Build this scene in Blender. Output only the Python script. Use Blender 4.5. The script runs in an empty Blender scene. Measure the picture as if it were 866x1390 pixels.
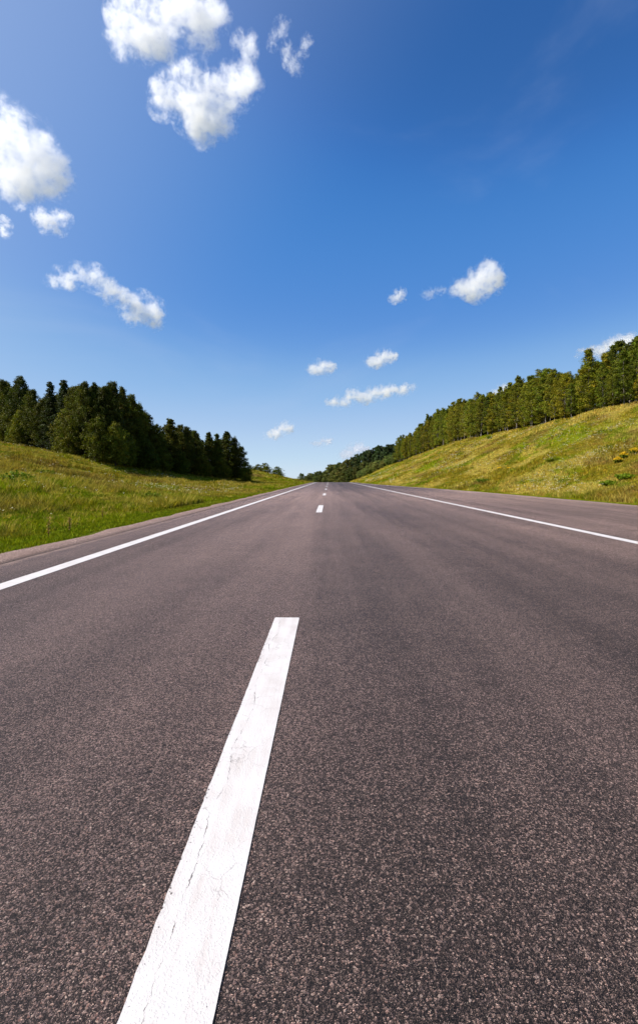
import bpy, bmesh, math, random
import numpy as np
from mathutils import Vector, Matrix

R = math.radians
sc = bpy.context.scene
col = sc.collection
random.seed(7)
rng = np.random.default_rng(11)

# ------------------------------------------------------------------ camera
EYE = 1.17
YAW = R(1.23)
F = 650.0                       # focal length in the photograph's pixels
cam_d = bpy.data.cameras.new('camera')
cam = bpy.data.objects.new('camera', cam_d)
col.objects.link(cam)
cam.location = (0, 0, EYE)
cam.rotation_euler = (R(90), 0, YAW)
cam_d.sensor_fit = 'VERTICAL'
cam_d.sensor_height = 36 * 1390 / 1300
cam_d.lens = 18
cam_d.shift_y = -(695 - 649) / 1390
cam_d.clip_start = 0.05
cam_d.clip_end = 80000
sc.camera = cam


def ray(px, py):
    """world direction through a point of the photograph, forward component 1"""
    v = Vector(((px - 433) / F, 1.0, (649 - py) / F))
    return Matrix.Rotation(YAW, 3, 'Z') @ v


def plan(px, d):
    """ground position in column px at forward distance d"""
    v = ray(px, 649)
    return v.x * d, v.y * d


# ------------------------------------------------------------------ light
SUN_EL = R(45)
SUN_AZ = (-0.98, -0.20)         # horizontal direction to the sun (from the left, a little behind)
_n = math.hypot(*SUN_AZ)
SUN_AZ = (SUN_AZ[0] / _n, SUN_AZ[1] / _n)
sun_dir = Vector((SUN_AZ[0] * math.cos(SUN_EL), SUN_AZ[1] * math.cos(SUN_EL), math.sin(SUN_EL)))
sl = bpy.data.lights.new('sun', 'SUN')
sl.energy = 5.0
sl.angle = R(0.53)
sl.color = (1.0, 0.93, 0.84)
so = bpy.data.objects.new('sun', sl)
col.objects.link(so)
so.rotation_euler = (-sun_dir).to_track_quat('-Z', 'Y').to_euler()
so.location = (-40, -20, 60)

world = bpy.data.worlds.new('World')
sc.world = world
world.use_nodes = True
wt = world.node_tree
wt.nodes.clear()
w_out = wt.nodes.new('ShaderNodeOutputWorld')
w_bg = wt.nodes.new('ShaderNodeBackground')
w_sky = wt.nodes.new('ShaderNodeTexSky')
w_sky.sky_type = 'NISHITA'
w_sky.sun_disc = False
w_sky.sun_elevation = SUN_EL
w_sky.sun_rotation = math.atan2(SUN_AZ[0], SUN_AZ[1])
w_sky.altitude = 200
w_sky.air_density = 0.6
w_sky.dust_density = 0.0
w_sky.ozone_density = 3.0
w_bg.inputs['Strength'].default_value = 0.089
# grade of the sky as through a polarising filter, with a thin veil of high haze towards the sun
w_dn = wt.nodes.new('ShaderNodeVectorMath'); w_dn.operation = 'SCALE'; w_dn.inputs['Scale'].default_value = 0.10
w_cv = wt.nodes.new('ShaderNodeRGBCurve')
for ch, pts in enumerate((
        [(0, 0), (.047, .025), (.062, .046), (.092, .085), (.135, .18), (.24, .31), (.40, .39), (.57, .45), (1, .50)],
        [(0, 0), (.085, .098), (.112, .165), (.164, .22), (.239, .335), (.39, .44), (.55, .51), (.72, .555), (1, .58)],
        [(0, 0), (.18, .30), (.23, .44), (.326, .515), (.444, .58), (.58, .62), (.74, .65), (1, .68)])):
    c_ = w_cv.mapping.curves[ch]
    c_.points[0].location = pts[0]; c_.points[1].location = pts[-1]
    for p_ in pts[1:-1]: c_.points.new(*p_)
w_cv.mapping.update()
w_tc = wt.nodes.new('ShaderNodeTexCoord')
w_dot = wt.nodes.new('ShaderNodeVectorMath'); w_dot.operation = 'DOT_PRODUCT'; w_dot.inputs[1].default_value = sun_dir
w_mr = wt.nodes.new('ShaderNodeMapRange'); w_mr.interpolation_type = 'SMOOTHSTEP'
w_mr.inputs[1].default_value = 0.2; w_mr.inputs[2].default_value = 1.0
w_ns = wt.nodes.new('ShaderNodeTexNoise'); w_ns.inputs['Scale'].default_value = 2.2; w_ns.inputs['Detail'].default_value = 6.0
w_ns.inputs['Roughness'].default_value = 0.55; w_ns.inputs['Distortion'].default_value = 0.6
w_mp = wt.nodes.new('ShaderNodeMapping'); w_mp.inputs['Scale'].default_value = (1.0, 0.6, 2.0); w_mp.inputs['Rotation'].default_value = (0.3, 0.5, 0.6); w_mp.inputs['Location'].default_value = (3.1, 1.7, 0.4)
w_m2 = wt.nodes.new('ShaderNodeMapRange'); w_m2.interpolation_type = 'SMOOTHSTEP'
w_m2.inputs[1].default_value = 0.5; w_m2.inputs[2].default_value = 0.85; w_m2.inputs[4].default_value = 0.16
w_ad = wt.nodes.new('ShaderNodeMath'); w_ad.operation = 'MULTIPLY_ADD'; w_ad.inputs[1].default_value = 0.55
w_hz = wt.nodes.new('ShaderNodeMix'); w_hz.data_type = 'RGBA'; w_hz.inputs[7].default_value = (0.42, 0.48, 0.62, 1)
w_up = wt.nodes.new('ShaderNodeVectorMath'); w_up.operation = 'SCALE'; w_up.inputs['Scale'].default_value = 10.0
L_ = wt.links.new
L_(w_sky.outputs[0], w_dn.inputs[0]); L_(w_dn.outputs[0], w_cv.inputs['Color'])
L_(w_tc.outputs['Generated'], w_dot.inputs[0]); L_(w_dot.outputs['Value'], w_mr.inputs[0])
L_(w_tc.outputs['Generated'], w_mp.inputs[0]); L_(w_mp.outputs[0], w_ns.inputs['Vector']); L_(w_ns.outputs[0], w_m2.inputs[0])
L_(w_mr.outputs[0], w_ad.inputs[0]); L_(w_m2.outputs[0], w_ad.inputs[2])
L_(w_ad.outputs[0], w_hz.inputs[0]); L_(w_cv.outputs[0], w_hz.inputs[6]); L_(w_hz.outputs[2], w_up.inputs[0])
L_(w_up.outputs[0], w_bg.inputs['Color'])
wt.links.new(w_bg.outputs[0], w_out.inputs['Surface'])

sc.view_settings.view_transform = 'Standard'
sc.view_settings.look = 'None'
sc.view_settings.exposure = 0.62
sc.view_settings.gamma = 1.0
sc.view_settings.use_curve_mapping = False
sc.render.engine = 'CYCLES'
sc.cycles.max_bounces = 24
sc.cycles.diffuse_bounces = 3
sc.cycles.glossy_bounces = 2
sc.cycles.transmission_bounces = 4
sc.cycles.transparent_max_bounces = 8
sc.cycles.volume_bounces = 24
sc.cycles.volume_step_rate = 0.5
sc.cycles.volume_max_steps = 256
sc.cycles.use_denoising = True


# ------------------------------------------------------------------ helpers
def tag(o, label=None, cat=None, group=None, kind=None):
    if label: o['label'] = label
    if cat: o['category'] = cat
    if group: o['group'] = group
    if kind: o['kind'] = kind
    return o


def link(o, parent=None):
    col.objects.link(o)
    if parent: o.parent = parent
    return o


def np_mesh(name, verts, faces, mat=None, tint=None, smooth=False):
    """mesh from numpy arrays; faces is (n,k) of one size; tint is a colour per vertex"""
    verts = np.asarray(verts, np.float32); faces = np.asarray(faces, np.int32)
    me = bpy.data.meshes.new(name)
    n, k = faces.shape
    me.vertices.add(len(verts)); me.vertices.foreach_set('co', verts.ravel())
    me.loops.add(n * k); me.loops.foreach_set('vertex_index', faces.ravel())
    me.polygons.add(n)
    me.polygons.foreach_set('loop_start', np.arange(0, n * k, k, dtype=np.int32))
    me.polygons.foreach_set('loop_total', np.full(n, k, np.int32))
    if smooth: me.polygons.foreach_set('use_smooth', np.ones(n, bool))
    me.update(calc_edges=True)
    if tint is not None:
        a = me.attributes.new('tint', 'FLOAT_COLOR', 'POINT')
        t = np.ones((len(verts), 4), np.float32); t[:, :3] = tint
        a.data.foreach_set('color', t.ravel())
    if mat: me.materials.append(mat)
    return me


def obj(name, me, parent=None):
    return link(bpy.data.objects.new(name, me), parent)


def empty(name, loc, rz=0, scale=1.0):
    o = bpy.data.objects.new(name, None)
    col.objects.link(o)
    o.location = loc; o.rotation_euler = (0, 0, rz); o.scale = (scale,) * 3
    o.empty_display_size = 0.3
    return o


# 2D value noise in numpy
_perm = rng.random((256, 256)).astype(np.float32)


def vnoise(x, y):
    x = np.asarray(x, float); y = np.asarray(y, float)
    xi = np.floor(x).astype(int); yi = np.floor(y).astype(int)
    fx = x - xi; fy = y - yi
    fx = fx * fx * (3 - 2 * fx); fy = fy * fy * (3 - 2 * fy)
    g = lambda a, b: _perm[a & 255, b & 255]
    return (g(xi, yi) * (1 - fx) + g(xi + 1, yi) * fx) * (1 - fy) + (g(xi, yi + 1) * (1 - fx) + g(xi + 1, yi + 1) * fx) * fy


def fbm(x, y, o=4):
    s = 0; a = 0.5; t = 0
    x = np.asarray(x, float); y = np.asarray(y, float)
    for i in range(o):
        s = s + a * vnoise(x * 2 ** i + 17.3 * i, y * 2 ** i + 9.1 * i); t += a; a *= 0.5
    return s / t


def sstep(a, b, x):
    t = np.clip((np.asarray(x, float) - a) / (b - a), 0, 1)
    return t * t * (3 - 2 * t)


class NT:
    """small node-tree builder"""
    def __init__(self, mat):
        self.t = mat.node_tree; self.t.nodes.clear()

    def n(self, typ, **kw):
        nd = self.t.nodes.new(typ)
        ins = kw.pop('ins', {})
        for k, v in kw.items(): setattr(nd, k, v)
        for k, v in ins.items(): self.set(nd.inputs[k], v)
        return nd

    def set(self, sock, v):
        if isinstance(v, bpy.types.NodeSocket): self.t.links.new(v, sock)
        elif isinstance(v, bpy.types.Node): self.t.links.new(v.outputs[0], sock)
        else: sock.default_value = v

    def math(self, op, a, b=None, c=None, clamp=False):
        nd = self.n('ShaderNodeMath', operation=op, use_clamp=clamp)
        self.set(nd.inputs[0], a)
        if b is not None: self.set(nd.inputs[1], b)
        if c is not None: self.set(nd.inputs[2], c)
        return nd.outputs[0]

    def rng(self, v, a, b, c=0.0, d=1.0, smooth=True):
        nd = self.n('ShaderNodeMapRange', interpolation_type='SMOOTHSTEP' if smooth else 'LINEAR')
        self.set(nd.inputs[0], v)
        for i, q in enumerate((a, b, c, d)): self.set(nd.inputs[i + 1], q)
        return nd.outputs[0]

    def mix(self, f, a, b, blend='MIX'):
        nd = self.n('ShaderNodeMix', data_type='RGBA', blend_type=blend)
        self.set(nd.inputs[0], f); self.set(nd.inputs[6], a); self.set(nd.inputs[7], b)
        return nd.outputs[2]

    def noise(self, vec, scale, detail=3, rough=0.5, dist=0.0):
        nd = self.n('ShaderNodeTexNoise')
        self.set(nd.inputs['Vector'], vec)
        nd.inputs['Scale'].default_value = scale; nd.inputs['Detail'].default_value = detail
        nd.inputs['Roughness'].default_value = rough; nd.inputs['Distortion'].default_value = dist
        return nd.outputs[0]

    def vor(self, vec, scale, feature='F1', out=0, rnd=1.0):
        nd = self.n('ShaderNodeTexVoronoi', feature=feature)
        self.set(nd.inputs['Vector'], vec)
        nd.inputs['Scale'].default_value = scale; nd.inputs['Randomness'].default_value = rnd
        return nd.outputs[out] if isinstance(out, int) else nd.outputs[out]


def rgb(r, g, b): return (r, g, b, 1.0)


def material(name):
    m = bpy.data.materials.new(name); m.use_nodes = True
    return m, NT(m)


# ------------------------------------------------------------------ materials
SHEEN = 0.78
BASE = 0.47


def asphalt_nodes(g, co, sep):
    """returns colour and height of worn asphalt with visible aggregate"""
    warp = g.n('ShaderNodeVectorMath', operation='ADD')
    nz = g.n('ShaderNodeTexNoise', ins={'Vector': co, 'Scale': 90.0, 'Detail': 2.0})
    sc_ = g.n('ShaderNodeVectorMath', operation='SCALE', ins={0: nz.outputs['Color'], 'Scale': 0.011})
    g.set(warp.inputs[0], co); g.set(warp.inputs[1], sc_.outputs[0])
    v = g.n('ShaderNodeTexVoronoi', feature='F1', ins={'Vector': warp.outputs[0], 'Scale': 150.0})
    v2 = g.n('ShaderNodeTexVoronoi', feature='F1', ins={'Vector': warp.outputs[0], 'Scale': 380.0})
    cell = g.n('ShaderNodeSeparateColor', ins={0: v.outputs['Color']})
    cell2 = g.n('ShaderNodeSeparateColor', ins={0: v2.outputs['Color']})
    binder = rgb(0.009, 0.007, 0.0068)

    def ramp(fac, stops):
        nd = g.n('ShaderNodeValToRGB'); cr = nd.color_ramp
        while len(cr.elements) < len(stops): cr.elements.new(0.5)
        for e, (p, c) in zip(cr.elements, stops): e.position = p; e.color = (*c, 1)
        g.set(nd.inputs[0], fac)
        return nd.outputs[0]
    big_c = ramp(cell.outputs[0], [(0.0, (0.028, 0.021, 0.020)), (0.30, (0.060, 0.042, 0.038)), (0.55, (0.105, 0.073, 0.064)), (0.70, (0.20, 0.138, 0.110)),
                                   (0.84, (0.17, 0.075, 0.050)), (0.90, (0.26, 0.175, 0.135)), (0.955, (0.42, 0.31, 0.25)), (1.0, (0.62, 0.52, 0.45))])
    small_c = ramp(cell2.outputs[1], [(0.0, (0.016, 0.012, 0.0115)), (0.5, (0.045, 0.032, 0.029)), (0.8, (0.14, 0.096, 0.080)), (0.93, (0.34, 0.24, 0.20)), (1.0, (0.80, 0.66, 0.56))])
    jag = g.math('MULTIPLY_ADD', g.noise(co, 1.0, 4), 0.5, -0.25)
    xx = g.math('ADD', sep.outputs[0], jag)
    right = g.rng(xx, -0.6, 0.9)
    big = g.noise(co, 3.0, 3)
    expose = g.rng(g.math('SUBTRACT', g.math('ADD', cell.outputs[1], g.math('MULTIPLY', big, 0.5)), g.math('MULTIPLY', right, 0.10)), 0.60, 0.80)
    stone = g.math('MULTIPLY', g.rng(v.outputs['Distance'], 0.60, 0.42), expose)
    fine = g.rng(v2.outputs['Distance'], 0.60, 0.35)
    c1 = g.mix(stone, g.mix(fine, binder, small_c), big_c)
    # metre-scale patches and tracks that run along the road
    st = g.n('ShaderNodeMapping', ins={'Vector': co, 'Scale': (1.0, 0.035, 1.0)})
    tracks = g.noise(st.outputs[0], 1.15, 3, 0.6)
    blot = g.noise(co, 0.55, 4, 0.6)
    k = g.math('ADD', g.rng(tracks, 0.38, 0.62, 0.72, 1.28, False), g.rng(blot, 0.3, 0.7, -0.14, 0.14, False))
    k = g.math('MULTIPLY', k, g.rng(right, 0.0, 1.0, 1.20, 0.80, False))
    wheel = g.math('MULTIPLY', g.rng(xx, 0.7, 2.4), g.rng(xx, 4.6, 3.0))
    k = g.math('MULTIPLY', k, g.rng(wheel, 0, 1, 1.0, 0.78, False))
    wheel2 = g.math('MULTIPLY', g.rng(xx, -3.2, -2.2), g.rng(xx, -0.9, -1.5))
    k = g.math('MULTIPLY', k, g.rng(wheel2, 0, 1, 1.0, 1.10, False))
    mott = g.math('ADD', g.noise(co, 48.0, 3, 0.7), g.math('MULTIPLY', g.noise(co, 14.0, 3, 0.6), 0.6))
    k = g.math('MULTIPLY', k, g.rng(mott, 0.55, 1.05, 0.55, 1.45, False))
    kb = g.math('MULTIPLY', k, BASE)
    kk = g.n('ShaderNodeCombineColor', ins={0: kb, 1: g.math('MULTIPLY', kb, 0.94), 2: g.math('MULTIPLY', kb, 0.88)})
    c2 = g.mix(1.0, c1, kk.outputs[0], 'MULTIPLY')
    h = g.math('ADD', g.math('MULTIPLY', stone, 0.0034), g.math('MULTIPLY', fine, 0.0014))
    h = g.math('ADD', h, g.math('MULTIPLY', g.noise(co, 35.0, 2), 0.004))
    # dust lies on the stones, not in the binder between them
    top_ = g.math('ADD', g.math('MULTIPLY', stone, g.rng(cell.outputs[0], 0.1, 1.0, 0.35, 2.3, False)), g.math('MULTIPLY', fine, g.rng(cell2.outputs[1], 0.3, 1.0, 0.15, 0.95, False)))
    k = g.math('MULTIPLY', k, g.math('ADD', top_, 0.08))
    return c2, h, k


def make_asphalt():
    m, g = material('asphalt')
    tc = g.n('ShaderNodeTexCoord'); co = tc.outputs['Object']
    sep = g.n('ShaderNodeSeparateXYZ', ins={0: co})
    c, h, k = asphalt_nodes(g, co, sep)
    at = g.n('ShaderNodeAttribute', attribute_name='tint')
    sat = g.n('ShaderNodeSeparateColor', ins={0: at.outputs['Color']})
    dn = g.noise(co, 2.2, 5, 0.65)
    dust = g.rng(g.math('ADD', sat.outputs[0], g.math('MULTIPLY_ADD', dn, 0.9, -0.45)), 0.35, 0.9)
    c = g.mix(g.math('MULTIPLY', dust, 0.7), c, rgb(0.19, 0.135, 0.11))
    b = g.n('ShaderNodeBump', ins={'Height': h, 'Strength': 1.0, 'Distance': 1.0})
    # a dusty, rough top that lightens when seen at a low angle
    p = g.n('ShaderNodeBsdfPrincipled', ins={'Base Color': c, 'Roughness': 0.62, 'Specular IOR Level': 0.25, 'Normal': b,
                                             'Sheen Weight': g.math('MULTIPLY', k, SHEEN, clamp=True), 'Sheen Roughness': 0.45, 'Sheen Tint': rgb(1.0, 0.68, 0.585)})
    g.n('ShaderNodeOutputMaterial', ins={'Surface': p})
    return m


def make_gravel():
    m, g = material('shoulder_gravel')
    co = g.n('ShaderNodeTexCoord').outputs['Object']
    v = g.n('ShaderNodeTexVoronoi', ins={'Vector': co, 'Scale': 75.0})
    cell = g.n('ShaderNodeSeparateColor', ins={0: v.outputs['Color']})
    ramp = g.n('ShaderNodeValToRGB', ins={0: cell.outputs[0]})
    cr = ramp.color_ramp
    cr.elements[0].color = (0.09, 0.062, 0.054, 1); cr.elements[1].color = (0.46, 0.33, 0.275, 1)
    cr.elements.new(0.6).color = (0.22, 0.145, 0.122, 1)
    n = g.noise(co, 1.3, 4)
    c = g.mix(g.rng(n, 0.35, 0.7, 0.0, 0.55), ramp.outputs[0], rgb(0.20, 0.130, 0.105))
    at = g.n('ShaderNodeAttribute', attribute_name='tint')
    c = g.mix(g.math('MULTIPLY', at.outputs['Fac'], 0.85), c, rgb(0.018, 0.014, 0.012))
    b = g.n('ShaderNodeBump', ins={'Height': g.math('MULTIPLY', g.rng(v.outputs['Distance'], 0.7, 0.1), 0.006), 'Distance': 1.0})
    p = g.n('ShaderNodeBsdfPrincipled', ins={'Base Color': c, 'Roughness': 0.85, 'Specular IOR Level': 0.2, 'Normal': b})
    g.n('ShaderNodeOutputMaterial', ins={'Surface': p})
    return m


def make_paint():
    m, g = material('road_paint')
    tc = g.n('ShaderNodeTexCoord'); co = tc.outputs['Object']
    sep = g.n('ShaderNodeSeparateXYZ', ins={0: co})
    ca, ha, ka = asphalt_nodes(g, co, sep)
    at = g.n('ShaderNodeAttribute', attribute_name='tint')      # r: 0 at the middle of the stripe, 1 at its edges
    sat = g.n('ShaderNodeSeparateColor', ins={0: at.outputs['Color']})
    e = sat.outputs[0]; side = sat.outputs[1]                   # side: 0 left, 1 right
    # worn chips towards the edges
    chip = g.noise(co, 70.0, 4, 0.65)
    chip_big = g.noise(co, 9.0, 3)
    worn = g.math('ADD', g.rng(e, 0.70, 1.05, 0.0, 0.10, False), g.math('MULTIPLY_ADD', chip_big, 0.16, -0.08))
    worn = g.math('ADD', worn, g.math('MULTIPLY', g.rng(side, 0.5, 0.0), g.rng(e, 0.4, 1.0, 0.0, 0.09)))
    hole = g.rng(g.math('ADD', chip, worn), 0.765, 0.80)
    # fine crazing
    wv = g.n('ShaderNodeVectorMath', operation='MULTIPLY_ADD')
    nz = g.n('ShaderNodeTexNoise', ins={'Vector': co, 'Scale': 22.0, 'Detail': 4.0})
    g.set(wv.inputs[0], nz.outputs['Color']); wv.inputs[1].default_value = (0.05, 0.05, 0.05); g.set(wv.inputs[2], co)
    cz = g.n('ShaderNodeTexVoronoi', feature='DISTANCE_TO_EDGE', ins={'Vector': wv.outputs[0], 'Scale': 9.0})
    mask = g.rng(g.noise(co, 4.0, 2), 0.46, 0.60)
    craze = g.math('MULTIPLY', g.rng(cz.outputs[0], 0.009, 0.003), mask)
    # the long crack that follows the left third of the stripe
    yv = g.n('ShaderNodeCombineXYZ', ins={1: sep.outputs[1]})
    wob = g.math('ADD', g.math('MULTIPLY_ADD', g.noise(yv.outputs[0], 2.3, 1), 0.10, -0.05), g.math('MULTIPLY_ADD', g.noise(co, 26.0, 4, 0.7), 0.030, -0.015))
    lx = g.math('ABSOLUTE', g.math('SUBTRACT', g.math('ADD', sep.outputs[0], wob), -0.352 - 0.052))
    wd = g.rng(g.noise(co, 14.0, 2), 0.40, 0.7, 0.0001, 0.0018)
    crack = g.math('MULTIPLY', g.math('LESS_THAN', lx, wd), g.math('LESS_THAN', sep.outputs[1], 4.3))
    bare = g.math('MAXIMUM', hole, g.math('MULTIPLY', g.math('MAXIMUM', g.math('MULTIPLY', craze, 0.55), crack), 0.78))
    dirt = g.noise(co, 5.0, 5, 0.6)
    grit = g.noise(co, 260.0, 2)
    sm = g.n('ShaderNodeMapping', ins={'Vector': co, 'Scale': (14.0, 0.7, 1.0)})
    smear = g.noise(sm.outputs[0], 1.6, 4, 0.6)
    white = g.mix(g.rng(g.math('ADD', g.math('MULTIPLY', dirt, 0.6), g.math('MULTIPLY', smear, 0.5)), 0.40, 0.78, 0.0, 0.9), rgb(0.60, 0.575, 0.56), rgb(0.49, 0.445, 0.42))
    white = g.mix(g.rng(grit, 0.6, 0.75, 0.0, 0.25), white, rgb(0.45, 0.40, 0.38))
    c = g.mix(bare, white, ca)
    h = g.math('ADD', g.math('MULTIPLY', g.math('SUBTRACT', 1.0, bare), 0.0022), g.math('MULTIPLY', ha, 0.45))
    b = g.n('ShaderNodeBump', ins={'Height': h, 'Distance': 1.0, 'Strength': 0.5})
    p = g.n('ShaderNodeBsdfPrincipled', ins={'Base Color': c, 'Roughness': 0.6, 'Specular IOR Level': 0.3, 'Normal': b})
    g.n('ShaderNodeOutputMaterial', ins={'Surface': p})
    return m


def make_soil():
    m, g = material('meadow_soil')
    co = g.n('ShaderNodeTexCoord').outputs['Object']
    at = g.n('ShaderNodeAttribute', attribute_name='tint')
    n1 = g.noise(co, 1.7, 6, 0.7)
    n2 = g.noise(co, 9.0, 5, 0.75)
    f = g.math('MULTIPLY', g.rng(n2, 0.3, 0.72, 0.62, 1.35, False), g.rng(n1, 0.3, 0.7, 0.8, 1.2, False))
    fc = g.n('ShaderNodeCombineColor', ins={0: f, 1: f, 2: f})
    c = g.mix(1.0, at.outputs['Color'], fc.outputs[0], 'MULTIPLY')
    b = g.n('ShaderNodeBump', ins={'Height': g.math('MULTIPLY', n2, 0.25), 'Distance': 1.0, 'Strength': 0.8})
    p = g.n('ShaderNodeBsdfPrincipled', ins={'Base Color': c, 'Roughness': 0.95, 'Specular IOR Level': 0.05, 'Normal': b})
    g.n('ShaderNodeOutputMaterial', ins={'Surface': p})
    return m


def make_leaf(name, translucent=0.35, rough=0.6, spec_=0.12, vary=False):
    m, g = material(name)
    at = g.n('ShaderNodeAttribute', attribute_name='tint')
    c = at.outputs['Color']
    if vary:
        oi = g.n('ShaderNodeObjectInfo').outputs['Random']
        a = g.rng(oi, 0, 1, 0.72, 1.30, False); b_ = g.rng(g.math('FRACT', g.math('MULTIPLY', oi, 7.31)), 0, 1, 0.84, 1.10, False)
        c = g.mix(1.0, c, g.n('ShaderNodeCombineColor', ins={0: g.math('MULTIPLY', a, b_), 1: a, 2: a}), 'MULTIPLY')
    d = g.n('ShaderNodeBsdfPrincipled', ins={'Base Color': c, 'Roughness': rough, 'Specular IOR Level': spec_})
    t = g.n('ShaderNodeBsdfTranslucent', ins={'Color': g.mix(1.0, c, rgb(1.05, 1.10, 0.4), 'MULTIPLY')})
    mx = g.n('ShaderNodeMixShader', ins={0: translucent, 1: d, 2: t})
    g.n('ShaderNodeOutputMaterial', ins={'Surface': mx})
    return m


def make_bark(name, a, b_):
    m, g = material(name)
    co = g.n('ShaderNodeTexCoord').outputs['Object']
    st = g.n('ShaderNodeMapping', ins={'Vector': co, 'Scale': (1, 1, 3.0)})
    n = g.noise(st.outputs[0], 4.0, 5, 0.7)
    c = g.mix(g.rng(n, 0.42, 0.60), rgb(*a), rgb(*b_))
    b = g.n('ShaderNodeBump', ins={'Height': n, 'Distance': 0.03})
    p = g.n('ShaderNodeBsdfPrincipled', ins={'Base Color': c, 'Roughness': 0.9, 'Specular IOR Level': 0.1, 'Normal': b})
    g.n('ShaderNodeOutputMaterial', ins={'Surface': p})
    return m


M_ASPHALT = make_asphalt()
M_GRAVEL = make_gravel()
M_PAINT = make_paint()
M_SOIL = make_soil()
M_GRASS = make_leaf('grass_blade', 0.30, 0.8, 0.04)
M_LEAF = make_leaf('leaf', 0.28, 0.55, 0.10, True)
M_PETAL = make_leaf('petal', 0.25, 0.7)
M_BARK_DARK = make_bark('dark_bark', (0.035, 0.028, 0.022), (0.085, 0.068, 0.052))
M_BARK_PALE = make_bark('pale_bark', (0.10, 0.085, 0.07), (0.36, 0.32, 0.28))

# ------------------------------------------------------------------ terrain
Y_CREST = 120.0


def z_road(y):
    y = np.asarray(y, float)
    a = np.clip(y - Y_CREST, 0, 230)
    return -(a ** 2) / 7000.0


L_EDGE, L_PAVE = -5.1, -4.43
LINE_L, LINE_R, DASH_X, LINE_W = -3.53, 5.56, -0.352, 0.205


def curve(y):
    """beyond the crest the road bends away to the left"""
    return -np.clip(np.asarray(y, float) - 185, 0, None) ** 2 / 800.0


def r_edge(y):
    return np.interp(y, [-50, 20, 37, 50, 63, 85, 108, 140, 600], [13.3, 13.2, 12.9, 12.2, 10.9, 9.0, 7.6, 7.1, 7.0])


def terrain(x, y):
    x = np.asarray(x, float); y = np.asarray(y, float)
    zr = z_road(y)
    # left bank
    near = np.interp(-x, [5.1, 6.5, 8, 12, 17.6, 20.8, 24.8, 28, 32, 42, 55, 80, 140, 400], [0, 0.0, 0.0, 0.12, 0.42, 0.85, 1.67, 2.75, 3.8, 5.4, 7.1, 8.6, 9.5, 11])
    close = np.interp(-x, [5.1, 6.5, 8, 12, 17.6, 20.8, 24.8, 28, 32, 42, 55, 80, 140, 400], [0, 0.0, 0.05, 0.45, 1.1, 1.5, 2.1, 2.8, 3.7, 5.4, 7.1, 8.6, 9.5, 11])
    far = np.interp(-x, [5.1, 7, 10, 15, 26, 40, 80, 400], [0, 0.1, 0.55, 1.6, 3.9, 6.0, 8.0, 11])
    t1 = sstep(25, 60, y); t2 = sstep(104, 150, y); t3 = sstep(190, 330, y)
    zl = (close * (1 - t1) + near * t1) * (1 - t2) + far * t2
    zl = zl * (1 - 0.75 * t3) + zr
    # right bank
    toe = r_edge(y) + 1.3
    top = np.interp(y, [-60, 30, 52, 82, 115, 145, 180, 223, 250, 300, 420], [7.6, 8.0, 8.8, 9.5, 10.5, 10.1, 8.2, 6.0, 3.6, 1.5, 1.0])
    xt = np.interp(y, [-60, 52, 82, 115, 145, 180, 223, 250, 300, 420], [32, 32, 32.5, 33, 32.5, 30.5, 22, 17.5, 14, 14]) - 0.8
    s = np.clip((x - toe) / (xt - toe), 0, 3)
    prof = np.where(s < 1, s * (0.80 + 0.20 * np.clip(s * 1.6, 0, 1)) - 0.10 * np.sin(np.pi * np.clip(s, 0, 1)) * s * 0.6, 1 + (s - 1) * 0.22)
    tz3 = sstep(160, 330, y)
    zrt = zr * tz3 + prof * (top - zr * tz3 * 0)
    zrt = zrt - 0.02
    lam = sstep(-2.0, 4.0, x)
    inside = (x > L_EDGE) & (x < r_edge(y) - 0.05)
    z = np.where(x < 0, zl, np.where(x > toe, zrt, zr))
    bump = (fbm(x * 0.35, y * 0.35, 4) - 0.5) * 0.35 + (fbm(x * 0.08 + 5, y * 0.08, 3) - 0.5) * 0.9
    d = np.where(x < 0, L_EDGE - x, x - r_edge(y))
    z = z + bump * sstep(0.8, 7.0, d)
    z = np.where(inside & (y < 200), zr - 0.12, z - 0.03)
    bend = sstep(26, 9, np.abs(x - curve(y) - 1.3)) * sstep(185, 215, y) * (y < 700)
    z = z * (1 - bend) + (zr - 0.15) * bend
    far_flat = sstep(420, 900, np.hypot(x, y))
    return z * (1 - far_flat) + (-7.0) * far_flat


GREEN = np.array([0.095, 0.125, 0.006]); LIME = np.array([0.170, 0.195, 0.006]); OLIVE = np.array([0.195, 0.155, 0.012])
STRAW = np.array([0.34, 0.265, 0.055]); BROWN = np.array([0.165, 0.105, 0.030])


def meadow_tint(x, y):
    """colour of the vegetation: patches of lush, olive and dry grass"""
    x = np.asarray(x, float); y = np.asarray(y, float)
    a = fbm(x * 0.16 + 3, y * 0.10 + 8, 4); b = fbm(x * 0.45 + 40, y * 0.3 + 2, 4); c = fbm(x * 0.9 + 90, y * 0.7, 3)
    right = (x > 0)
    c0 = OLIVE + np.zeros(x.shape + (3,))
    lush = sstep(0.47, 0.63, a + (b - 0.5) * 0.5)[..., None]
    c0 = c0 * (1 - lush) + LIME * lush
    g2 = sstep(0.52, 0.68, c)[..., None] * 0.75
    c0 = c0 * (1 - g2) + GREEN * g2
    dry = (sstep(0.50, 0.66, b - (a - 0.5) * 0.7) * np.where(right, 0.85, 0.60))[..., None]
    c0 = c0 * (1 - dry) + STRAW * dry
    br = (sstep(0.60, 0.74, fbm(x * 0.25 + 60, y * 0.2 + 70, 4)) * 0.7)[..., None]
    c0 = c0 * (1 - br) + BROWN * br
    # the mown verge beside the road stays fresh green
    d = np.where(x < 0, L_EDGE - x, x - r_edge(y))
    v = (sstep(1.5, 0.5, d) * 0.8)[..., None]
    c0 = c0 * (1 - v) + (LIME * 0.55 + GREEN * 0.5) * v
    return c0 * np.where(right, 1.40, 1.16)[..., None]


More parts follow.
